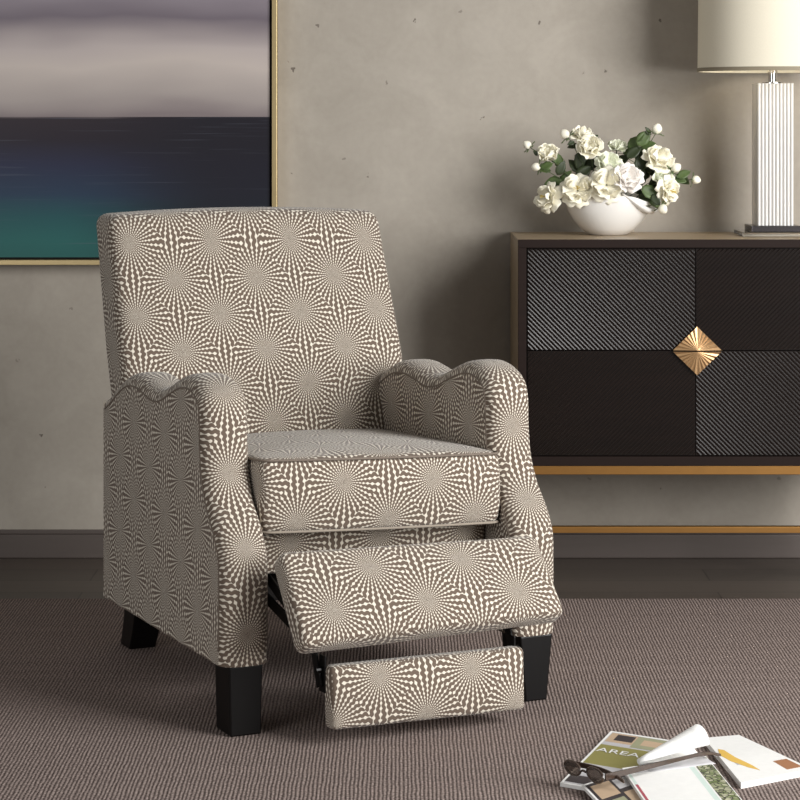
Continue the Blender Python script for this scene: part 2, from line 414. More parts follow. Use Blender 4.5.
# ------------------------------------------------------------------ the setting
YW = 5.9
FZ = -.010                                                           # wood floor; the rug's top is z = 0
def structure(o): o['kind'] = 'structure'; return o
structure(box('wall_back', -2.6, 3.2, YW, YW+.12, FZ, 2.7, M['wall'], bevel=0))
structure(box('floor', -2.6, 3.2, -.6, YW+.12, FZ-.1, FZ, M['floor'], bevel=0))
bm = bmesh.new(); add_box(bm, -2.6, 3.2, YW-.014, YW, FZ, .050); add_box(bm, -2.6, 3.2, YW-.009, YW, .050, .061)
structure(bm_obj('baseboard_back', bm, M['baseboard'], bevel=.002))
tag(box('area_rug', -1.7, 1.75, 2.3, 5.34, FZ, 0, M['rug'], bevel=.003), 'large taupe ribbed rug lying on the dark wood floor under the recliner', 'rug')

# ------------------------------------------------------------------ painting
px1 = at(277, 265, YW-.045)
PX1, PZ0 = px1.x, px1.z
PW, PH = 1.22, 1.02
pt = thing('framed_painting', 'large blurred seascape painting in a slim gold frame on the wall', 'painting', (PX1-PW/2, YW, PZ0))
fw = .013
cv = box('canvas', -PW/2+fw+.006, PW/2-fw-.006, -.038, -.004, fw+.006, PH-fw-.006, M['sea'], pt, bevel=0)
me = cv.data
for v in me.vertices: v.co.z -= 0
bm = bmesh.new()
for (x0, x1, z0, z1) in ((-PW/2, PW/2, 0, fw), (-PW/2, PW/2, PH-fw, PH), (-PW/2, -PW/2+fw, fw, PH-fw), (PW/2-fw, PW/2, fw, PH-fw)):
    add_box(bm, x0, x1, -.048, -.002, z0, z1)
bm_obj('frame', bm, M['frame_gold'], pt, bevel=.001)
box('backing_board', -PW/2+fw*.5, PW/2-fw*.5, -.012, -.002, fw*.5, PH-fw*.5, M['frame_dark'], pt, bevel=0)

# ------------------------------------------------------------------ recliner
TH = radians(25)
U = Vector((cos(TH), sin(TH), 0)); V = Vector((-sin(TH), cos(TH), 0)); P0 = Vector((-.318, 4.13, 0))
W = .68; CA, CB = .34, .34
ch = thing('recliner_armchair', 'push-back recliner armchair in taupe and cream sunburst fabric with footrest out', 'armchair', P0+U*CA+V*CB, TH)
def L(a, b, z): return Vector((a-CA, b-CB, z))
def chair_hit(px, py, b):              # picture point on the chair plane at depth b
    r = Vector(((px-400)/F, 1, -(py-YH)/F)); t = (b+P0.dot(V))/(r.x*V.x+r.y*V.y); P = Vector((0, 0, H))+r*t-P0
    return Vector((P.dot(U), b, P.z))
PROF = [(-.008, .125), (-.010, .20), (-.010, .29), (-.004, .33), (.022, .372), (.060, .415), (.082, .46), (.090, .51), (.092, .56), (.106, .60),
        (.140, .622), (.185, .631), (.240, .624), (.300, .605), (.345, .590), (.385, .586), (.430, .594), (.490, .602), (.550, .596), (.610, .573), (.66, .548), (.69, .535)]
T = .092
def arm(side):
    pr = smoothpath(PROF, 90)
    n = len(pr)
    nor = []
    for i in range(n):
        t = (pr[min(i+1, n-1)]-pr[max(i-1, 0)]).normalized(); nor.append(Vector((t.y, -t.x)))     # points inside
    s = [0]
    for a, b in zip(pr, pr[1:]): s.append(s[-1]+(b-a).length)
    cs = []
    R = .030
    for k in range(15):
        a = T*k/14 if 0 else None
    ks = [0, .003, .007, .012, .018, .025, .035, T/2, T-.035, T-.025, T-.018, T-.012, T-.007, T-.003, T]
    for a in ks:
        e = min(a, T-a)
        d = 0 if e >= R else R-sqrt(max(0, R*R-(R-e)**2))
        d *= .72
        d += .004*((a-T/2)/(T/2))**2
        cs.append((a, d))
    f = (lambda a: a) if side < 0 else (lambda a: W-a)
    bm = bmesh.new(); uvl = bm.loops.layers.uv.new('UVMap')
    grid = []
    for i in range(n):
        row = []
        for a, d in cs:
            q = pr[i]+nor[i]*d
            if i == 0: q = Vector((q.x, .125))
            if i == n-1: q = Vector((.69, q.y))
            row.append(bm.verts.new(L(f(a), q.x, q.y)))
        grid.append(row)
    m = len(cs)
    off = (-.046, .415) if side > 0 else (.045, .362)
    for i in range(n-1):
        for j in range(m-1):
            fc = bm.faces.new((grid[i][j], grid[i][j+1], grid[i+1][j+1], grid[i+1][j])); fc.smooth = True
            for lp, (ii, jj) in zip(fc.loops, ((i, j), (i, j+1), (i+1, j+1), (i+1, j))):
                lp[uvl].uv = ((cs[jj][0] if side < 0 else -cs[jj][0]) - off[0], s[ii]-off[1])
    # the two side panels as quad strips from the profile down to the hem
    for j, inner in ((0, False), (m-1, True)):
        a = f(cs[j][0])
        base = [bm.verts.new(L(a, grid[i][j].co.y+CB, .125)) for i in range(n)]
        qs = []
        # seam edge loop copies so the panel has its own corner normals
        ring = [grid[i][j] for i in range(n)]
        corner = bm.verts.new(L(a, .69, .125))
        vs = [bm.verts.new(r_.co.copy()) for r_ in ring]
        for b_ in base: bm.verts.remove(b_)
        fc = bm.faces.new([*vs, corner]); fc.smooth = False
        for lp in fc.loops: lp[uvl].uv = (lp.vert.co.y*(1 if side < 0 else -1)+.03, lp.vert.co.z-.05)
    # rear and bottom
    fc = bm.faces.new([bm.verts.new(p) for p in (L(f(0), .69, .125), L(f(T), .69, .125), L(f(T), .69, .525), L(f(0), .69, .525))])
    fc = bm.faces.new([bm.verts.new(v.co+Vector((0, 0, .0005))) for v in grid[0]]+[bm.verts.new(p) for p in (L(f(T), .69, .1255), L(f(0), .69, .1255))])
    bmesh.ops.triangulate(bm, faces=[x for x in bm.faces if len(x.verts) > 4])
    bmesh.ops.recalc_face_normals(bm, faces=bm.faces[:])
    me = bpy.data.meshes.new('armrest'); bm.to_mesh(me); bm.free()
    o = link('armrest', me, M['fabric'], ch)
    for j in (0, m-1):
        q = [L(f(cs[j][0]), pr[i].x+nor[i].x*cs[j][1], max(.127, pr[i].y+nor[i].y*cs[j][1])) for i in range(2, n)]
        tube('welt', q, .0018, M['seam'], o, 6)
    return o
arm(-1); arm(1)

# backrest
BW, BH, BT = .637, .60, .125
Z0B = .325
def fback(p):
    z = p.z+BH/2                       # 0..BH along the back
    x = p.x; zz = Z0B+z*.965
    k = max(0, min(1, (zz-.525)/.06)); k = k*k*(3-2*k)
    if x < 0: k = max(0, min(1, (zz-.47)/.04))
    narrow = .89+.11*k
    if narrow < 1 and p.y > -1: x = x*narrow
    lean = .555 + (zz-.35)*.37
    front = p.y < 0
    y = p.y+BT/2
    puff = 0
    if front:
        puff = -.022*(1-(p.x/(BW/2))**4)*(1-((z-BH*.55)/(BH*.62))**2)
    top = .010*(1-(p.x/(BW/2))**2) if p.z > BH/2-.05 else 0
    taper = 1 - .03*max(0, (zz-.62)/.3)
    return L(.347+x*taper, lean+y+puff, zz+top)
soft('backrest', (BW, BT, BH), .026, fback, M['fabric'], ch, uvoff=(-.010, .012), n=(22, 6, 24))
# rear body panel and frame base
def ident(c): return lambda p: L(c[0]+p.x, c[1]+p.y, c[2]+p.z)
soft('back_panel', (.50, .135, .44), .015, ident((.34, .690, .347)), M['fabric'], ch, n=(4, 2, 4))
# seat
def fseat(p):
    x, y, z = p.x, p.y, p.z
    u_, v_ = x/.25, (y+.285)/.57
    top = z > 0
    dz = 0
    if top: dz = .018*(1-u_*u_)*max(0, 1-abs(v_*2-1)**3) - .030*v_
    bow = -.012*(1-u_*u_)*(1-v_)
    if abs(z) < .05 and y < -.2: bow -= .006*(1-(z/.07)**2)
    dz += -.008*u_*(1-v_) + (.003 if z < 0 else 0)*(1-v_)
    return L(.34+x, .045+.285+y+bow, .408+z+dz)
SD = (.494, .57, .142)
st = soft('seat_cushion', SD, .020, fseat, M['fabric'], ch, uvoff=(-.089, .026), n=(18, 16, 6))
for zz in (.071-.004, -.071+.004):
    hx, hy = .247-.002, .285-.001
    path = []
    rr = .02
    def corner(cx, cy, a0):
        for k in range(7):
            a = radians(a0+90*k/6); path.append(Vector((cx+rr*cos(a), cy+rr*sin(a), zz)))
    corner(hx-rr, -hy+rr, 270); corner(hx-rr, hy-rr, 0); corner(-hx+rr, hy-rr, 90); corner(-hx+rr, -hy+rr, 180)
    path.append(path[0].copy())
    fullp = []
    for a_, b_ in zip(path, path[1:]):
        for k in range(6): fullp.append(a_.lerp(b_, k/6))
    fullp.append(path[0].copy())
    tube('welt', [fseat(p) for p in fullp], .0026, M['seam'] if zz > 0 else M['welt'], st, 6)
# frame rail under the cushion, seat deck
soft('front_rail', (.49, .05, .075), .010, ident((.34, .135, .298)), M['fabric'], ch, uvoff=(.02, .02), n=(6, 2, 2))
box('seat_deck', -.248, .248, .162-CB, .64-CB, .20, .333, M['dust'], ch)

# footrest pads
def pad(name, tl, tr, bl, br, thick, r, uvoff, mat=M['fabric']):
    A = [Vector(q) for q in (tl, tr, bl, br)]
    w = ((A[1]-A[0]).length+(A[3]-A[2]).length)/2; h = ((A[0]-A[2]).length+(A[1]-A[3]).length)/2
    nrm = (A[1]-A[0]).cross(A[2]-A[0]).normalized()
    if nrm.y > 0: nrm = -nrm
    def fn(p):
        s, t = p.x/w+.5, p.z/h+.5
        q = A[2].lerp(A[3], s).lerp(A[0].lerp(A[1], s), t)
        crown = .010*(1-(2*s-1)**4)*(1-(2*t-1)**2) if p.y < 0 else 0
        q = q+nrm*(-(p.y+thick/2)+crown)
        return L(q.x, q.y, q.z)
    o = soft(name, (w, thick, h), r, fn, mat, ch, uvoff=uvoff, n=(18, 3, 8))
    return o
c = chair_hit
p1 = pad('footrest', c(279, 550, -.080), c(537, 533, -.080), c(304, 646, -.185), c(568, 613, -.185), .052, .017, (-.009, -.034))
p2 = pad('footrest_flap', c(331, 667, -.140), c(525, 647, -.140), c(333, 731, -.150), c(526, 710, -.150), .040, .010, (-.102, .032))
# mechanism
for s, a in ((-1, .145), (1, .535)):
    mt = []
    bm = bmesh.new()
    def bar(p, q, w=.011, th=.004, a_=a):
        p, q = Vector(p), Vector(q); d = (q-p).normalized(); n_ = Vector((-d.y, d.x))
        pts = [(p+n_*w), (q+n_*w), (q-n_*w), (p-n_*w)]
        v = [bm.verts.new(L(a_-th/2, x.x, x.y)) for x in pts]+[bm.verts.new(L(a_+th/2, x.x, x.y)) for x in pts]
        for f_ in ((0, 1, 2, 3), (7, 6, 5, 4), (0, 4, 5, 1), (1, 5, 6, 2), (2, 6, 7, 3), (3, 7, 4, 0)): bm.faces.new([v[i] for i in f_])
    bar((.20, .22), (-.075, .165)); bar((.22, .285), (-.02, .20), a_=a+.006*s); bar((-.03, .27), (-.105, .10)); bar((-.105, .09), (-.105, .155), .012, a_=a-.006*s)
    br = bm_obj('recliner_mechanism', bm, M['steel'], ch, bevel=.001)
    for (b_, z_) in ((-.075, .165), (-.02, .20), (-.105, .13)):
        bmr = bmesh.new()
        add_tube(bmr, [L(a-.008, b_, z_), L(a+.008, b_, z_)], .006, 10)
        bm_obj('rivet', bmr, M['steel'], br, smooth=False)
# legs
def leg(a0, a1, b0, b1, da, db, sp=0):
    bm = bmesh.new(); secs = []
    for k in range(7):
        t = k/6; z = .125*(1-t)+.0*t
        e = 1-t
        A0, A1 = a0+da*t, a1-da*t; B0, B1 = b0+db*t+sp*t**1.6, b1-db*t+sp*t**1.6
        secs.append([L(A0, B0, z), L(A1, B0, z), L(A1, B1, z), L(A0, B1, z)])
    loft(bm, secs); return bm_obj('leg', bm, M['leg'], ch, bevel=.003)
leg(.012, .077, -.004, .07, .003, .0); leg(W-.080, W-.010, -.004, .075, .012, .0)
leg(.066, .130, .680, .753, .003, .005, .045); leg(W-.130, W-.066, .680, .753, .003, .005, .045)

# ------------------------------------------------------------------ cabinet
YF = 5.5; YB = 5.885; CX0, CX1 = .2806, 1.127; CZ0, CZ1 = .282, .8206
cab = thing('sideboard_cabinet', 'dark espresso sideboard with diagonal ribbed drawer fronts on a gold metal base', 'cabinet', ((CX0+CX1)/2, (YF+YB)/2, FZ))
def K(x, y, z): return (x-(CX0+CX1)/2, y-(YF+YB)/2, z-FZ)
def kbox(name, x0, x1, y0, y1, z0, z1, mat, parent, bevel=.0015):
    a, b = K(x0, y0, z0), K(x1, y1, z1)
    return box(name, a[0], b[0], a[1], b[1], a[2], b[2], mat, parent, bevel)
kbox('top_panel', CX0, CX1, YF+.004, YB, CZ1-.008, CZ1, M['veneer'], cab)
for x0, x1 in ((CX0, CX0+.007), (CX1-.007, CX1)): kbox('side_panel', x0, x1, YF+.004, YB, CZ0, CZ1-.008, M['veneer'], cab)
bm = bmesh.new()
def kadd(x0, x1, y0, y1, z0, z1):
    a, b = K(x0, y0, z0), K(x1, y1, z1); add_box(bm, a[0], b[0], a[1], b[1], a[2], b[2])
kadd(CX0, CX1, YF, YF+.004, CZ1-.020, CZ1); kadd(CX0+.007, CX1-.007, YF+.004, YB, CZ1-.020, CZ1-.008)
kadd(CX0, CX1, YF, YF+.004, CZ0, CZ0+.022); kadd(CX0+.007, CX1-.007, YF+.004, YB, CZ0, CZ0+.022)
for x0, x1 in ((CX0, CX0+.020), (CX1-.020, CX1)):
    kadd(x0, x1, YF, YF+.004, CZ0+.022, CZ1-.020)
    kadd(max(x0, CX0+.007), min(x1, CX1-.007), YF+.004, YB, CZ0+.022, CZ1-.020)
kadd(CX0+.020, CX1-.020, YB-.012, YB, CZ0+.022, CZ1-.020)
bm_obj('carcass', bm, M['espresso'], cab, bevel=.001)
XM = .7039; ZM = H-(351-YH)/F*YF
DX0, DX1, DZ0, DZ1 = CX0+.023, CX1-.023, CZ0+.024, CZ1-.022
YD = YF+.010
def clipline(cx0, cx1, cz0, cz1, c_, sg):
    # line z = sg*x + c clipped to the rect
    pts = []
    for x in (cx0, cx1):
        z = sg*x+c_
        if cz0-1e-9 <= z <= cz1+1e-9: pts.append((x, z))
    for z in (cz0, cz1):
        x = (z-c_)/sg
        if cx0 < x < cx1: pts.append((x, z))
    pts = sorted(set((round(x, 6), round(z, 6)) for x, z in pts))
    return (pts[0], pts[-1]) if len(pts) >= 2 and pts[0] != pts[-1] else None
def ribbed(x0, x1, z0, z1, sg, parent):
    bm = bmesh.new(); a, b = K(x0, YD, z0), K(x1, YD+.010, z1); add_box(bm, a[0], b[0], a[1], b[1], a[2], b[2])
    step = .0112; hgt = .0015; m_ = .0012
    lo = (z0-x1) if sg > 0 else (z0+x0); hi = (z1-x0) if sg > 0 else (z1+x1)
    c_ = lo+step
    while c_ < hi-step*.4:
        ls = [clipline(x0+m_, x1-m_, z0+m_, z1-m_, c_+k*step, sg) for k in (-.49, -.12, .12, .49)]
        if all(ls):
            v = []
            for l_, y_ in zip(ls, (YD+.0002, YD-hgt, YD-hgt, YD+.0002)): v.append([bm.verts.new(K(p[0], y_, p[1])) for p in l_])
            for p_, q_ in zip(v, v[1:]): bm.faces.new((p_[0], p_[1], q_[1], q_[0]))
            bm.faces.new((v[0][0], v[1][0], v[2][0], v[3][0])); bm.faces.new((v[3][1], v[2][1], v[1][1], v[0][1]))
        c_ += step
    return bm_obj('ribbed_panel', bm, M['rib'], parent)
def handle(up, parent):
    # half of a sunburst diamond, apex in the middle of its long side
    R_, ztop = .0575, .0560
    bm = bmesh.new(); cx, cz = XM+.003, ZM+(.0018 if up else -.0018)
    n_ = 13; sg = 1 if up else -1
    yb = YD-.006; rim = []
    for i in range(n_*2+1):
        a_ = pi*i/(n_*2); dx, dz = cos(a_), sin(a_)
        k = 1/(abs(dx)/R_+abs(dz)/ztop)
        dep = .0025 if i % 2 else .0055
        rim.append((cx+dx*k, yb-dep, cz+sg*dz*k))
    hub = [(cx+cos(pi*i/(n_*2))*.004, yb-.0120, cz+sg*sin(pi*i/(n_*2))*.004) for i in range(n_*2+1)]
    rv = [bm.verts.new(K(*p)) for p in rim]; bv = [bm.verts.new(K(p[0], yb, p[2])) for p in rim]; hv = [bm.verts.new(K(*p)) for p in hub]
    hc = bm.verts.new(K(cx, yb-.0125, cz)); bc = bm.verts.new(K(cx, yb, cz))
    for i in range(n_*2):
        bm.faces.new((rv[i], rv[i+1], hv[i+1], hv[i])); bm.faces.new((hv[i], hv[i+1], hc)); bm.faces.new((rv[i], bv[i], bv[i+1], rv[i+1])); bm.faces.new((bv[i], bc, bv[i+1]))
    bm.faces.new((rv[0], hv[0], hc, hv[-1], rv[-1], bv[-1], bc, bv[0]))
    return bm_obj('handle', bm, M['brass'], parent)
for up in (True, False):
    z0, z1 = (ZM+.0012, DZ1) if up else (DZ0, ZM-.0012)
    dr = kbox('drawer', DX0, DX1, YD+.010, YD+.028, z0, z1, M['espresso'], cab, 0)
    ribbed(DX0, XM-.0008, z0, z1, -1 if up else 1, dr); ribbed(XM+.0008, DX1, z0, z1, 1 if up else -1, dr)
    hd = handle(up, dr); hd['label'] = 'half-diamond sunburst brass handle'
# gold base
gy0, gy1 = YF+.002, YF+.022
bm = bmesh.new()
kadd(CX0, CX1, gy0, gy1, CZ0-.021, CZ0); kadd(CX0, CX1, YB-.02, YB, CZ0-.021, CZ0)
kadd(CX0, CX0+.02, gy1, YB-.02, CZ0-.021, CZ0); kadd(CX1-.02, CX1, gy1, YB-.02, CZ0-.021, CZ0)
kadd(CX0+.02, CX1-.02, gy0, gy1, .122, .137)
bm_obj('base_frame', bm, M['gold'], cab, bevel=.001)
for x0 in (CX0, CX1-.02):
    for y0 in (gy0, YB-.02): kbox('leg', x0, x0+.02, y0, y0+.02, FZ, CZ0-.021, M['gold'], cab)

# ------------------------------------------------------------------ lamp
LX, LY = (772.5-400)/F*5.70, 5.70
lamp = thing('table_lamp', 'table lamp with white fluted column and cream drum shade on the sideboard', 'lamp', (LX, LY, CZ1))
box('clear_base', -.083, .083, -.083, .083, .0005, .011, M['acrylic'], lamp, .001)
box('metal_base', -.060, .060, -.060, .060, .0112, .026, M['plate'], lamp, .001)
# fluted column: straight sides, flutes on front and back
bm = bmesh.new()
hw = .0445; colz0, colz1 = .0262, .374; nfl = 10
ring = []
def flutes(y, s):
    out = []
    for i in range(nfl):
        xc = -hw+(i+.5)*2*hw/nfl
        for k in range(7):
            a_ = pi*k/6; out.append((xc-s*0-cos(a_)*hw/nfl*.96, y-s*sin(a_)*hw/nfl*1.1))
    return out
fr = flutes(-hw, 1); bk = [(x, -y) for x, y in fr][::-1]
ring = fr+bk
loft(bm, [[(x, y, z) for x, y in ring] for z in (colz0, colz1)])
bm_obj('fluted_column', bm, M['flute'], lamp, auto=40)
bm = bmesh.new(); add_lathe(bm, [(.0, .3742), (.026, .3742), (.026, .377), (.010, .378), (.010, .400), (.013, .401), (.013, .406), (.009, .407), (.009, .412), (.012, .413), (.012, .428), (.006, .430), (.006, .47), (.0, .47)], 24)
bm_obj('neck', bm, M['chrome'], lamp, auto=30)
SR = .1835; SZ0 = H-(71.5-YH)/F*5.70-CZ1; SZ1 = SZ0+.27
bm = bmesh.new(); add_lathe(bm, [(SR, SZ0), (SR*.985, SZ1), (SR*.985-.002, SZ1), (SR-.002, SZ0)], 96)
bmesh.ops.delete(bm, geom=[f for f in bm.faces if len(f.verts) > 10], context='FACES_ONLY')
bv = sorted(bm.verts, key=lambda v: 0)
# close the lower and upper rims
lo = [v for v in bm.verts if abs(v.co.z-SZ0) < 1e-5]
ang = lambda v: round(atan2(v.co.y, v.co.x), 4)
o1 = sorted([v for v in lo if v.co.xy.length > SR-.001], key=ang); o2 = sorted([v for v in lo if v.co.xy.length <= SR-.001], key=ang)
for i in range(96): bm.faces.new((o1[i], o1[(i+1) % 96], o2[(i+1) % 96], o2[i]))
shade = bm_obj('lamp_shade', bm, M['shade'], lamp, auto=40)
bm = bmesh.new()
for k, (r0, r1, z0, z1) in enumerate([(SR-.0005, SR+.0012, SZ0-.001, SZ0+.0085)]):
    rings = []
    for (r_, z_) in ((r0, z0), (r1, z0), (r1, z1), (r0, z1), (r0, z0)):
        rings.append([(r_*cos(2*pi*i/96), r_*sin(2*pi*i/96), z_) for i in range(96)])
    loft(bm, rings, cap=False)
bm_obj('shade_trim', bm, M['trim'], shade, smooth=False)
bm = bmesh.new()
for k in range(3):
    a_ = 2*pi*k/3+.5; add_tube(bm, [(0, 0, .47), (SR*.985*cos(a_), SR*.985*sin(a_), SZ0+.03)], .0016, 6)
bm_obj('shade_spider', bm, M['chrome'], shade)
box('bulb_socket', -.012, .012, -.012, .012, .45, .49, M['chrome'], lamp)
bm = bmesh.new(); add_lathe(bm, [(.0, .49), (.012, .492), (.016, .51), (.028, .54), (.030, .56), (.022, .582), (.0, .592)], 20)
bm_obj('light_bulb', bm, M['ceramic'], lamp, smooth=True)

# ------------------------------------------------------------------ bowl of flowers
BY = 5.735
BC = Vector(((608-400)/F*BY, BY, CZ1))
bowl = thing('ceramic_bowl', 'round white ceramic bowl with folded leaf rim on the sideboard, full of roses', 'bowl', BC)
prof = [(0, 0), (.044, 0), (.050, .002), (.068, .016), (.086, .038), (.098, .062), (.1045, .088), (.1055, .100), (.102, .101), (.100, .088), (.093, .062), (.080, .038), (.060, .018), (.040, .010), (0, .009)]
def bmod(i, a, r, z):
    if 3 <= i <= 11:
        k = max(0, z/.1)**2
        lift = .012*cos(a-.4)*k
        pinch = max(0, cos(a+.5))**10
        r = r+(.006*cos(2*a+.6))*k + .006*pinch*k
        z = z+lift*.45 - .022*pinch*k
    return r, z
bm = bmesh.new(); add_lathe(bm, prof, 72, mod=bmod)
bm_obj('bowl_body', bm, M['ceramic'], bowl, smooth=True)
bm = bmesh.new()
secs = []
for i in range(13):                     # rolled leaf-shaped rim on the right
    t = i/12; a_ = radians(-75+95*t)
    rr = .098+.016*sin(pi*t); z = .104-.050*sin(pi*t)**1.2*(1-.3*t)
    cpt = Vector((rr*cos(a_), rr*sin(a_), z)); w_ = .013*sin(pi*min(1, t*.9+.08))+.002
    rad_ = Vector((cos(a_), sin(a_), 0))
    secs.append([cpt+rad_*w_*cos(b_)*.9+Vector((0, 0, 1))*w_*sin(b_)*.55 for b_ in [2*pi*k/10 for k in range(10)]])
loft(bm, secs); bm_obj('leaf_rim', bm, M['ceramic'], bowl, smooth=True)

def petal(bm, base, d, out, w, ln, cup, curl, mi=0, ruf=.1):
    """d: growth direction, out: outward direction"""
    d = d.normalized(); out = (out-d*out.dot(d)).normalized(); sd = d.cross(out).normalized()
    g = []
    nu, nv = 6, 7; ph = random.random()*6
    for j in range(nv):
        t = j/(nv-1); wid = w*(.28+.72*sin(pi*min(1, t*.62+.05)))*(1 if t < .85 else .93)
        row = []
        for i in range(nu+1):
            s = 2*i/nu-1
            ll = t*(1-.16*s*s*t)
            p = base+d*ln*ll+sd*wid*s*.5 + out*(ln*(sin(t*pi*.5)*.34*(1)+curl*t*t*t) - cup*w*s*s*.5) \
                + out*ruf*w*sin(s*6+ph)*t*t*.25 + d*ruf*w*sin(s*5+ph*2)*t*t*.3
            row.append(bm.verts.new(p))
        g.append(row)
    for j in range(nv-1):
        for i in range(nu):
            f = bm.faces.new((g[j][i], g[j][i+1], g[j+1][i+1], g[j+1][i])); f.smooth = True; f.material_index = mi
def leafmesh(bm, base, tip, w, nrm):
    d = tip-base; ln = d.length; d.normalize(); s = d.cross(nrm)
    if s.length < .1: s = d.cross(Vector((.3, .2, 1)))
    s.normalize(); n_ = s.cross(d).normalized()
    rows = []
    for j in range(9):
        t = j/8; wd = w*(sin(pi*t**.8)**.8)*.5 if 0 < t < 1 else .0004
        row = []
        for i in range(5):
            q = (i-2)/2
            row.append(bm.verts.new(base+d*ln*t+s*wd*q*(1+.06*sin(j*2.6))+n_*(.22*wd*abs(q)-.12*ln*t*t)))
        rows.append(row)
    for a_, b_ in zip(rows, rows[1:]):
        for i in range(4):
            f = bm.faces.new((a_[i], a_[i+1], b_[i+1], b_[i])); f.smooth = True
def solid(o, th=.0005):
    md = o.modifiers.new('thickness', 'SOLIDIFY'); md.thickness = th; md.offset = 0
MOUTH = BC+Vector((0, 0, .085))
def bez(a, b, up=.5, n=9):
    m_ = a.lerp(b, .5)+Vector((0, 0, (b-a).length*up*.35)); 
    return [(a*(1-t)**2+m_*2*t*(1-t)+b*t*t) for t in [k/(n-1) for k in range(n)]]
stamen_petals = 0
def flower(label, px, py, Y, R, face, open_=.7, mat='petal', leaves=(), squash=1.0):
    """R radius in metres, face: direction the bloom looks"""
    c_ = at(px, py, Y); face = Vector(face).normalized()
    R *= .80
    root = thing('white_rose', label, 'flower', (MOUTH.x, MOUTH.y, MOUTH.z), group='white roses in the ceramic bowl')
    o_ = Vector(root.location)
    base = c_-face*R*.75-o_
    bm = bmesh.new()
    t1 = face.orthogonal().normalized(); t2 = face.cross(t1)
    layers = [(5, 1.0, open_), (5, .86, open_*.78), (4, .66, open_*.5), (3, .48, open_*.25)]
    for li, (n_, s_, op) in enumerate(layers):
        for k in range(n_):
            a_ = 2*pi*(k+li*.43)/n_+random.uniform(-.15, .15)
            out = t1*cos(a_)+t2*sin(a_)
            tilt = op*1.15+.10
            d_ = face*cos(tilt)+out*sin(tilt)
            lnp = R*(1.75-.35*op)*s_**.4*random.uniform(.92, 1.08)
            petal(bm, base+out*R*.08, d_, out*cos(tilt)-face*sin(tilt), R*1.55*s_, lnp, -.35+.2*op, -.30+.55*op*(1 if li == 0 else .4), ruf=.16)
    bl = bm_obj('bloom', bm, M[mat], root); solid(bl)
    if open_ > .92:
        bm = bmesh.new()
        for k in range(9):
            a_ = random.random()*2*pi; q = random.random()*.3
            d_ = (face+(t1*cos(a_)+t2*sin(a_))*q).normalized()
            add_tube(bm, [base+face*R*.3, base+d_*R*random.uniform(1.0, 1.25)], [.0005, .0012], 5)
        bm_obj('stamens', bm, M['stamen'], root, smooth=True)
    s0 = Vector((random.uniform(-.03, .03), random.uniform(-.03, .03), -.055))
    cp = bez(s0, base, .5)
    tube('stem', cp, .0015, M['stem'], root, 6)
    for (lx, ly, lY, sz, ang, mt) in leaves: addleaf(root, o_, cp, lx, ly, lY, sz, ang, mt)
    return root
def addleaf(root, o_, cp, lx, ly, lY, sz, ang, mt):
    q = at(lx, ly, lY)-o_
    d_ = Vector((cos(radians(ang)), random.uniform(-.5, .1), sin(radians(ang)))).normalized()
    b0 = q-d_*sz*.5; b1 = q+d_*sz*.5
    near = min(cp, key=lambda p: (p-b0).length)
    bm = bmesh.new(); leafmesh(bm, b0, b1, sz*.62, Vector((random.uniform(-.5, .5), -1, random.uniform(.1, .8))))
    lf = bm_obj('leaf', bm, M[mt], root); solid(lf, .0004)
    tube('leaf_stalk', [near, near.lerp(b0, .5)+Vector((0, 0, .003)), b0], .0008, M['stem'], lf, 5)
def bud(label, px, py, Y, R, dirn, leaves=()):
    c_ = at(px, py, Y); d_ = Vector(dirn).normalized()
    root = thing('rosebud', label, 'flower', (MOUTH.x, MOUTH.y, MOUTH.z), group='white rosebuds in the ceramic bowl')
    o_ = Vector(root.location); base = c_-o_-d_*R
    bm = bmesh.new(); t1 = d_.orthogonal().normalized(); t2 = d_.cross(t1)
    secs = []
    for k in range(9):
        t = k/8; r_ = R*(sin(pi*min(.98, t*.86+.1))**.7)
        secs.append([base+d_*R*2.1*t+(t1*cos(a_+t*1.2)+t2*sin(a_+t*1.2))*r_*(1+.07*cos(3*a_)) for a_ in [2*pi*i/15 for i in range(15)]])
    loft(bm, secs); bm_obj('bud', bm, M['petal'], root, smooth=True)
    bm = bmesh.new()
    for k in range(5):
        a_ = 2*pi*k/5; out = t1*cos(a_)+t2*sin(a_)
        petal(bm, base-d_*R*.1, d_+out*.9, out, R*.7, R*1.5, .2, .5, ruf=0)
    sp_ = bm_obj('sepals', bm, M['leaf'], root); solid(sp_)
    s0 = Vector((random.uniform(-.02, .02), random.uniform(-.02, .02), -.05))
    cp = bez(s0, base, .35); tube('stem', cp, .0010, M['stem'], root, 6)
    for lv in leaves: addleaf(root, o_, cp, *lv)
    return root
Y0 = 5.70
G_, D_ = 'leaf', 'leaf_dark'
flower('half-open white rose standing up at the upper left of the bowl', 548, 153, Y0, .027, (-.2, -.8, .9), .30, 'petal', [(546, 166, Y0, .035, 200, G_), (558, 160, Y0+.03, .045, 110, G_), (561, 168, Y0+.01, .04, 60, D_)])
flower('cream rose drooping lowest at the far left outside the bowl rim', 543, 196, Y0-.03, .030, (-.8, -.75, .25), .95, 'petal', [(553, 182, Y0, .045, 190, G_), (566, 178, Y0+.02, .045, 60, G_)])
flower('open cream rose with yellow heart over the left side of the bowl rim', 577, 188, Y0-.06, .034, (-.15, -1, .35), .95, 'petal', [(586, 165, Y0+.03, .05, 80, D_), (575, 166, Y0+.03, .045, 130, D_)])
flower('topmost white rose seen from the side at the upper left of the bouquet', 583, 131, Y0+.02, .025, (.2, -.4, 1), .85, 'petal', [(573, 146, Y0+.03, .03, 190, D_), (594, 138, Y0+.03, .026, 40, D_)])
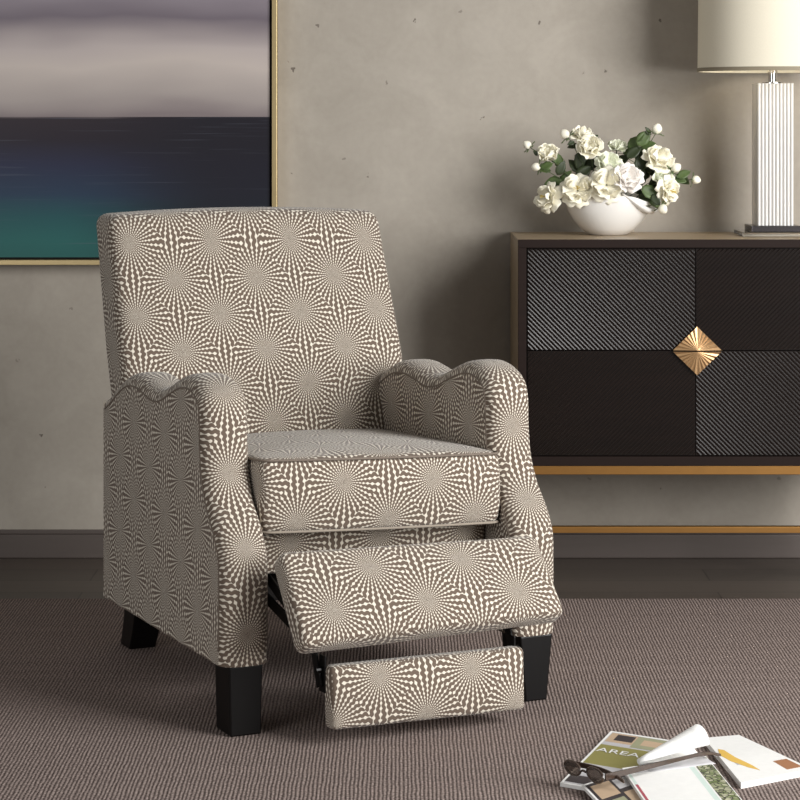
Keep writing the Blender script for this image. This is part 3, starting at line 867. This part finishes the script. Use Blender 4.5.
flower('white rose just under the topmost rose, left of centre', 590, 145, Y0-.01, .028, (-.1, -.9, .6), .6, 'petal', [(580, 160, Y0+.02, .05, 250, D_), (592, 162, Y0+.03, .05, 60, D_), (602, 170, Y0+.03, .05, 90, D_), (584, 172, Y0, .05, 40, D_), (596, 156, Y0+.01, .045, 120, D_)])
flower('cream rose in the middle of the bouquet, above the largest rose', 610, 161, Y0-.02, .028, (.1, -.9, .6), .8, 'petal_green', [(622, 160, Y0+.04, .045, 30, D_)])
flower('largest open cream rose hanging over the front centre of the bowl rim', 607, 183, Y0-.08, .036, (-.05, -1, .25), .9, 'petal', [(598, 176, Y0, .04, 60, D_)])
flower('blush white rose right of the largest rose at the bowl rim', 629, 177, Y0-.07, .031, (.25, -1, .4), .55, 'petal_pink', [(641, 178, Y0, .045, 70, D_), (637, 190, Y0-.02, .035, 320, D_)])
flower('small greenish white rose behind the others at the top centre', 618, 144, Y0+.05, .022, (.1, -.5, 1), .6, 'petal_green', [(630, 150, Y0+.05, .04, 30, G_)])
flower('tall ruffled white rose at the upper right of the bouquet', 661, 155, Y0-.02, .033, (.35, -.8, .7), .8, 'petal', [(644, 138, Y0, .05, 50, G_), (636, 142, Y0+.02, .05, 35, G_), (642, 154, Y0+.02, .05, 60, D_), (650, 166, Y0+.02, .05, 100, D_), (648, 145, Y0, .04, 20, G_), (640, 163, Y0, .05, 80, D_), (634, 152, Y0, .045, 40, D_)])
flower('pale rose below the tall ruffled rose on the right side', 664, 178, Y0-.03, .026, (.4, -.8, .5), .45, 'petal_green', [(645, 172, Y0+.02, .05, 60, D_), (653, 186, Y0, .04, 100, D_)])
flower('lowest ruffled white rose on the right side, drooping outward', 673, 191, Y0-.05, .027, (.7, -.8, -.1), .95, 'petal', [(651, 193, Y0-.04, .055, 330, G_), (654, 200, Y0-.03, .05, 300, G_), (646, 197, Y0-.03, .04, 350, D_)])
bud('white rosebud at the upper far left tip of the bouquet', 527, 145, Y0, .0105, (-.8, -.2, .7), [(536, 153, Y0, .018, 140, D_)])
bud('white rosebud low on the far left, above the drooping rose', 536, 167, Y0-.02, .0105, (-1, -.3, .1), [(545, 170, Y0, .03, 170, G_)])
bud('white rosebud beside the topmost rose on its left', 565, 134, Y0, .012, (-.7, -.2, .7), [(571, 143, Y0, .02, 200, D_)])
bud('topmost white rosebud at the upper right of the bouquet', 657, 129, Y0, .0125, (.3, -.1, 1), [(648, 131, Y0, .024, 120, D_), (641, 136, Y0, .03, 60, G_)])
bud('white rosebud between the two ruffled roses on the right', 676, 168, Y0-.02, .0125, (.7, -.3, .6), [(684, 174, Y0-.02, .038, 30, G_), (680, 180, Y0-.02, .034, 350, G_)])
bud('white rosebud at the far right tip of the bouquet', 696, 180, Y0-.02, .0105, (1, -.2, -.2), [(683, 179, Y0, .04, 320, G_)])
bud('white rosebud hanging lowest on the right, beside the bowl', 663, 209, Y0-.06, .0115, (.5, -.4, -.8), [(656, 200, Y0-.05, .035, 300, D_)])

# ------------------------------------------------------------------ magazines on the rug
def quadslab(bm, c4, z0, z1, mi=0):
    v = [bm.verts.new((p[0], p[1], z0)) for p in c4]+[bm.verts.new((p[0], p[1], z1)) for p in c4]
    for f in ((3, 2, 1, 0), (4, 5, 6, 7), (0, 1, 5, 4), (1, 2, 6, 5), (2, 3, 7, 6), (3, 0, 4, 7)): bm.faces.new([v[i] for i in f]).material_index = mi
def bil(c4, s, t):
    a, b, c_, d = [Vector(p[:2]) for p in c4]
    return a.lerp(b, s).lerp(d.lerp(c_, s), t)
def magazine(name, label, c4, z0, th, prints, group='magazines on the rug', extra=None):
    """c4 world corners in order (s,t)=(0,0),(1,0),(1,1),(0,1); prints: (s0,s1,t0,t1,material)"""
    cen = sum((Vector((p[0], p[1], 0)) for p in c4), Vector())/4
    root = thing(name, label, 'magazine', (cen.x, cen.y, z0), group=group)
    lc = [(p[0]-cen.x, p[1]-cen.y) for p in c4]
    mats = [M['paper']]; bm = bmesh.new()
    quadslab(bm, lc, 0, th*.82)
    bm_obj('page_block', bm, M['paper'], root)
    bm = bmesh.new(); quadslab(bm, lc, th*.82+.0001, th); zc = th
    for k, (s0, s1, t0, t1, mt) in enumerate(prints):
        if M[mt] not in mats: mats.append(M[mt])
        q = [bil(lc, s0, t0), bil(lc, s1, t0), bil(lc, s1, t1), bil(lc, s0, t1)]
        quadslab(bm, q, zc-.0002, zc+.0001+.00006*k, mats.index(M[mt]))
    bm_obj('cover', bm, mats, root)
    return root, lc, cen
g = lambda x, y, z=.0: ground(x, y, z)
# left magazine, olive cover: corner near, left-far, right-far
zA = .006
A1 = g(560, 783, zA); A2 = g(611, 731, zA); A3 = g(694, 744, zA); A0 = A1+(A3-A2)*1.0
mA, lcA, cA = magazine('magazine', 'magazine with an olive and photo cover, leftmost and lowest of the pile', (A1, A0, A3, A2), .0003, zA,
    [(.03, .97, .02, .98, 'palegrey'), (.03, .75, .38, .74, 'olive'), (.04, .40, .80, .97, 'tan'), (.12, .34, .84, .95, 'ink'), (.36, .97, .76, .97, 'sage'), (.45, .72, .82, .92, 'tan'), (.70, .97, .85, .97, 'ink'),
     (.03, .5, .04, .16, 'ink'), (.05, .65, .17, .34, 'palegrey'), (.55, .97, .05, .3, 'tan')])
def text_on(s, root, pos, dirx, diry, size, mat, name='title'):
    cu = bpy.data.curves.new('lettering', 'FONT'); cu.body = s; cu.size = size; cu.extrude = .0001; cu.align_x = 'CENTER'
    t_ = bpy.data.objects.new('lettering', cu); COL.objects.link(t_)
    dg = bpy.context.evaluated_depsgraph_get(); me = bpy.data.meshes.new_from_object(t_.evaluated_get(dg)); bpy.data.objects.remove(t_)
    dx, dy = Vector((*dirx[:2], 0)).normalized(), Vector((*diry[:2], 0)).normalized()
    for v in me.vertices: v.co = Vector(pos)+dx*v.co.x+dy*v.co.y+Vector((0, 0, v.co.z))
    return link(name, me, mat, root)
pc = bil(lcA, .30, .60)
text_on('AREA', mA, (pc.x, pc.y, zA+.0012), (lcA[1][0]-lcA[0][0], lcA[1][1]-lcA[0][1]), (lcA[3][0]-lcA[0][0], lcA[3][1]-lcA[0][1]), .034, M['paper'])
# second, glossy dark page magazine in front
z1 = .0125
B1 = g(583, 784, z1); B2 = g(634, 768, z1); B3 = g(668, 800, z1)
B1, B2 = g(582, 785, z1), g(628, 770, z1); B3 = B2+(g(672, 812, z1)-B2); B0 = B1+(B3-B2)
magazine('magazine', 'magazine with dark photographs printed on its cover, in front of the olive one', (B0, B3, B2, B1), zA+.0012, z1-zA-.0012,
    [(.04, .96, .03, .97, 'ink'), (.1, .5, .62, .92, 'tan'), (.55, .93, .70, .9, 'palegrey'), (.08, .5, .32, .55, 'sage'), (.56, .93, .34, .62, 'tan'), (.1, .9, .22, .28, 'rosered'), (.1, .5, .05, .2, 'rust')])
# right magazine with the golden pencil drawing
zC = .010
C0, C1, C2, C3 = g(741, 783, zC), g(812, 769, zC), g(739, 735, zC), g(704, 738, zC)
mC, lcC, cC = magazine('magazine', 'white magazine with a long golden brush drawing, rightmost of the pile', (C0, C1, C2, C3), .0003, zC, [(.72, .95, .08, .30, 'rust'), (.10, .14, .60, .64, 'palegrey'), (.13, .18, .46, .52, 'palegrey'), (.16, .21, .34, .40, 'palegrey')])
def wpt(x, y, z): q = g(x, y, z); return Vector((q.x-cC.x, q.y-cC.y, z-.0003))
bm = bmesh.new()
sh = [(718, 749), (724, 750), (735, 757), (752, 765), (760, 770), (748, 767), (731, 761), (720, 755)]
vv = [bm.verts.new(wpt(x, y, zC+.0008)) for x, y in sh]; v2 = [bm.verts.new(v.co-Vector((0, 0, .0005))) for v in vv]
bm.faces.new(vv); bm.faces.new(v2[::-1])
for i in range(len(vv)): bm.faces.new((vv[i], v2[i], v2[(i+1) % len(vv)], vv[(i+1) % len(vv)]))
bm_obj('brush_drawing', bm, M['gilt'], mC)
# open magazine with curled page in the middle
def page_sheet(name, path, axis, mat, root, cen, th=.0007):
    """path: list of world points (cross-section), axis: world vector the sheet is swept along"""
    bm = bmesh.new(); n_ = len(path); rows = []
    for p in path:
        rows.append([bm.verts.new(Vector(p)-cen+Vector(axis)*k/6) for k in range(7)])
    for a_, b_ in zip(rows, rows[1:]):
        for k in range(6):
            f = bm.faces.new((a_[k], a_[k+1], b_[k+1], b_[k])); f.smooth = True
    o = bm_obj(name, bm, mat, root); solid(o, th); return o
zD = .020
D0, D1, D2, D3 = g(652, 812, zD), g(752, 812, zD), g(706, 756, zD), g(622, 768, zD)
mD, lcD, cD = magazine('magazine', 'open white magazine with a curled page and leafy border, topmost of the pile', (D0, D1, D2, D3), z1+.0012, zD-z1-.0012,
    [(.02, .78, .03, .97, 'mint'), (.05, .72, .06, .94, 'paper'), (.80, .99, .02, .98, 'foliage'), (.02, .05, .05, .6, 'rosered'), (.10, .32, .84, .92, 'palegrey')])
cen = Vector((cD.x, cD.y, z1+.0012))
s0 = g(640, 766, zD+.001); ax = g(705, 758, zD+.001)-s0
perp = Vector((-ax.y, ax.x, 0)).normalized()
bm = bmesh.new(); rows = []
for k in range(19):
    a_ = radians(-95+275*k/18); row = []
    for j in range(9):
        t = j/8; r_ = (.005+.022*t)*(1-.10*k/18)
        row.append(bm.verts.new(s0-cen+ax*t+perp*(.004+.012*t+r_*1.25*cos(a_))+Vector((0, 0, .0015+r_*(1+sin(a_))))))
    rows.append(row)
for a_, b_ in zip(rows, rows[1:]):
    for k in range(8): bm.faces.new((a_[k], a_[k+1], b_[k+1], b_[k])).smooth = True
o = bm_obj('curled_page', bm, M['paper'], mD); solid(o, .0007)
flt = [s0+perp*x+Vector((0, 0, .0012+.002*sin(x*40))) for x in (-.035, -.025, -.015, -.005, .005)]
page_sheet('loose_page', flt, ax, M['palegrey'], mD, cen)

# sunglasses resting on the pile
S0 = g(585, 780, .02); S1 = g(700, 752, .02)
dirx = (S1-S0); dirx.z = 0; dl = dirx.length; dirx.normalize(); diry = Vector((-dirx.y, dirx.x, 0))
gl = thing('sunglasses', 'dark tortoiseshell sunglasses lying across the magazines, one temple stretched out', 'glasses', (S0.x, S0.y, zD+.001), atan2(dirx.y, dirx.x))
# local: x along the temples, y away from the viewer, z up
def rimloop(y0, w, h):
    return [Vector((.0+.004*cos(a_), y0+w/2*cos(a_)*(1+.08*sin(a_)), h/2+.001+h/2*sin(a_))) for a_ in [2*pi*k/28 for k in range(29)]]
HT = .013
for y0 in (-.024, .030):
    o = tube('rim', rimloop(y0, .046, HT*1.7), .0022, M['spec'], gl, 8)
    bm = bmesh.new(); lp = rimloop(y0, .043, HT*1.6)[:-1]
    f1 = [bm.verts.new(p+Vector((-.0006, 0, .0008))) for p in lp]; f2 = [bm.verts.new(p+Vector((.0006, 0, .0008))) for p in lp]
    bm.faces.new(f1); bm.faces.new(f2[::-1])
    for i in range(28): bm.faces.new((f1[i], f2[i], f2[(i+1) % 28], f1[(i+1) % 28]))
    bm_obj('lens', bm, M['lens'], o)
tube('bridge', [(0, -.002, HT*.95), (-.001, .003, HT*1.08), (0, .008, HT*.95)], .002, M['spec'], gl)
bm = bmesh.new(); secs = []
for k in range(15):
    t = k/14; z = HT*1.1 - .010*max(0, (t-.8)/.2)**2
    w_, h_ = .0015, .0046*(1-.66*t)+.0008
    secs.append([(dl*t, -.048-w_, z-h_), (dl*t, -.048+w_, z-h_), (dl*t, -.048+w_, z+h_), (dl*t, -.048-w_, z+h_)])
loft(bm, secs); bm_obj('temple', bm, M['spec'], gl, bevel=.0006)
bm = bmesh.new(); secs = []
for k in range(15):                     # the other temple is folded in behind the lenses
    t = k/14; y = .054-.125*t; x = .008+.012*sin(pi*t)+.012*t; z = HT*1.1-.006*t**3; h_ = .0042*(1-.6*t)+.0008
    secs.append([(x-.0015, y, z-h_), (x+.0015, y, z-h_), (x+.0015, y, z+h_), (x-.0015, y, z+h_)])
loft(bm, secs); bm_obj('temple', bm, M['spec'], gl, bevel=.0006)

# ------------------------------------------------------------------ light
def area(name, loc, target, size, sizey, power, col=(1, 1, 1)):
    l = bpy.data.lights.new(name, 'AREA'); l.shape = 'RECTANGLE'; l.size = size; l.size_y = sizey; l.energy = power; l.color = col
    o = bpy.data.objects.new(name, l); COL.objects.link(o); o.location = loc
    o.rotation_euler = (Vector(target)-Vector(loc)).to_track_quat('-Z', 'Y').to_euler(); return o
area('window_daylight', (2.9, 2.5, 1.75), (.15, 4.9, .9), 1.9, 2.5, 225, (1, 1, .99))
area('side_fill', (-2.6, 1.2, 1.15), (0, 5.0, .4), 1.6, 1.6, 42, (1, 1, .99))  # added fill, no known window: brightens the chair's left side and under the cabinet
pl = bpy.data.lights.new('bulb_glow', 'POINT'); pl.energy = 1.6; pl.color = (1, .98, .95); pl.shadow_soft_size = .03
po = bpy.data.objects.new('bulb_glow', pl); COL.objects.link(po); po.location = (LX, LY-.045, CZ1+.56)
w = bpy.data.worlds.new('World'); SC.world = w; w.use_nodes = True
w.node_tree.nodes['Background'].inputs[0].default_value = (1, .99, .975, 1)
w.node_tree.nodes['Background'].inputs[1].default_value = .15

# ------------------------------------------------------------------ camera
cd = bpy.data.cameras.new('Camera'); cam = bpy.data.objects.new('Camera', cd); COL.objects.link(cam)
cam.location = (0, 0, H); cam.rotation_euler = (pi/2, 0, 0)
cd.sensor_width = 36; cd.lens = F/800*36; cd.shift_y = -(400-YH)/800; cd.clip_start = .05
SC.camera = cam
SC.view_settings.view_transform = 'Standard'; SC.view_settings.look = 'None'; SC.view_settings.gamma = 1
SC.view_settings.exposure = 0
SC.cycles.use_denoising = True
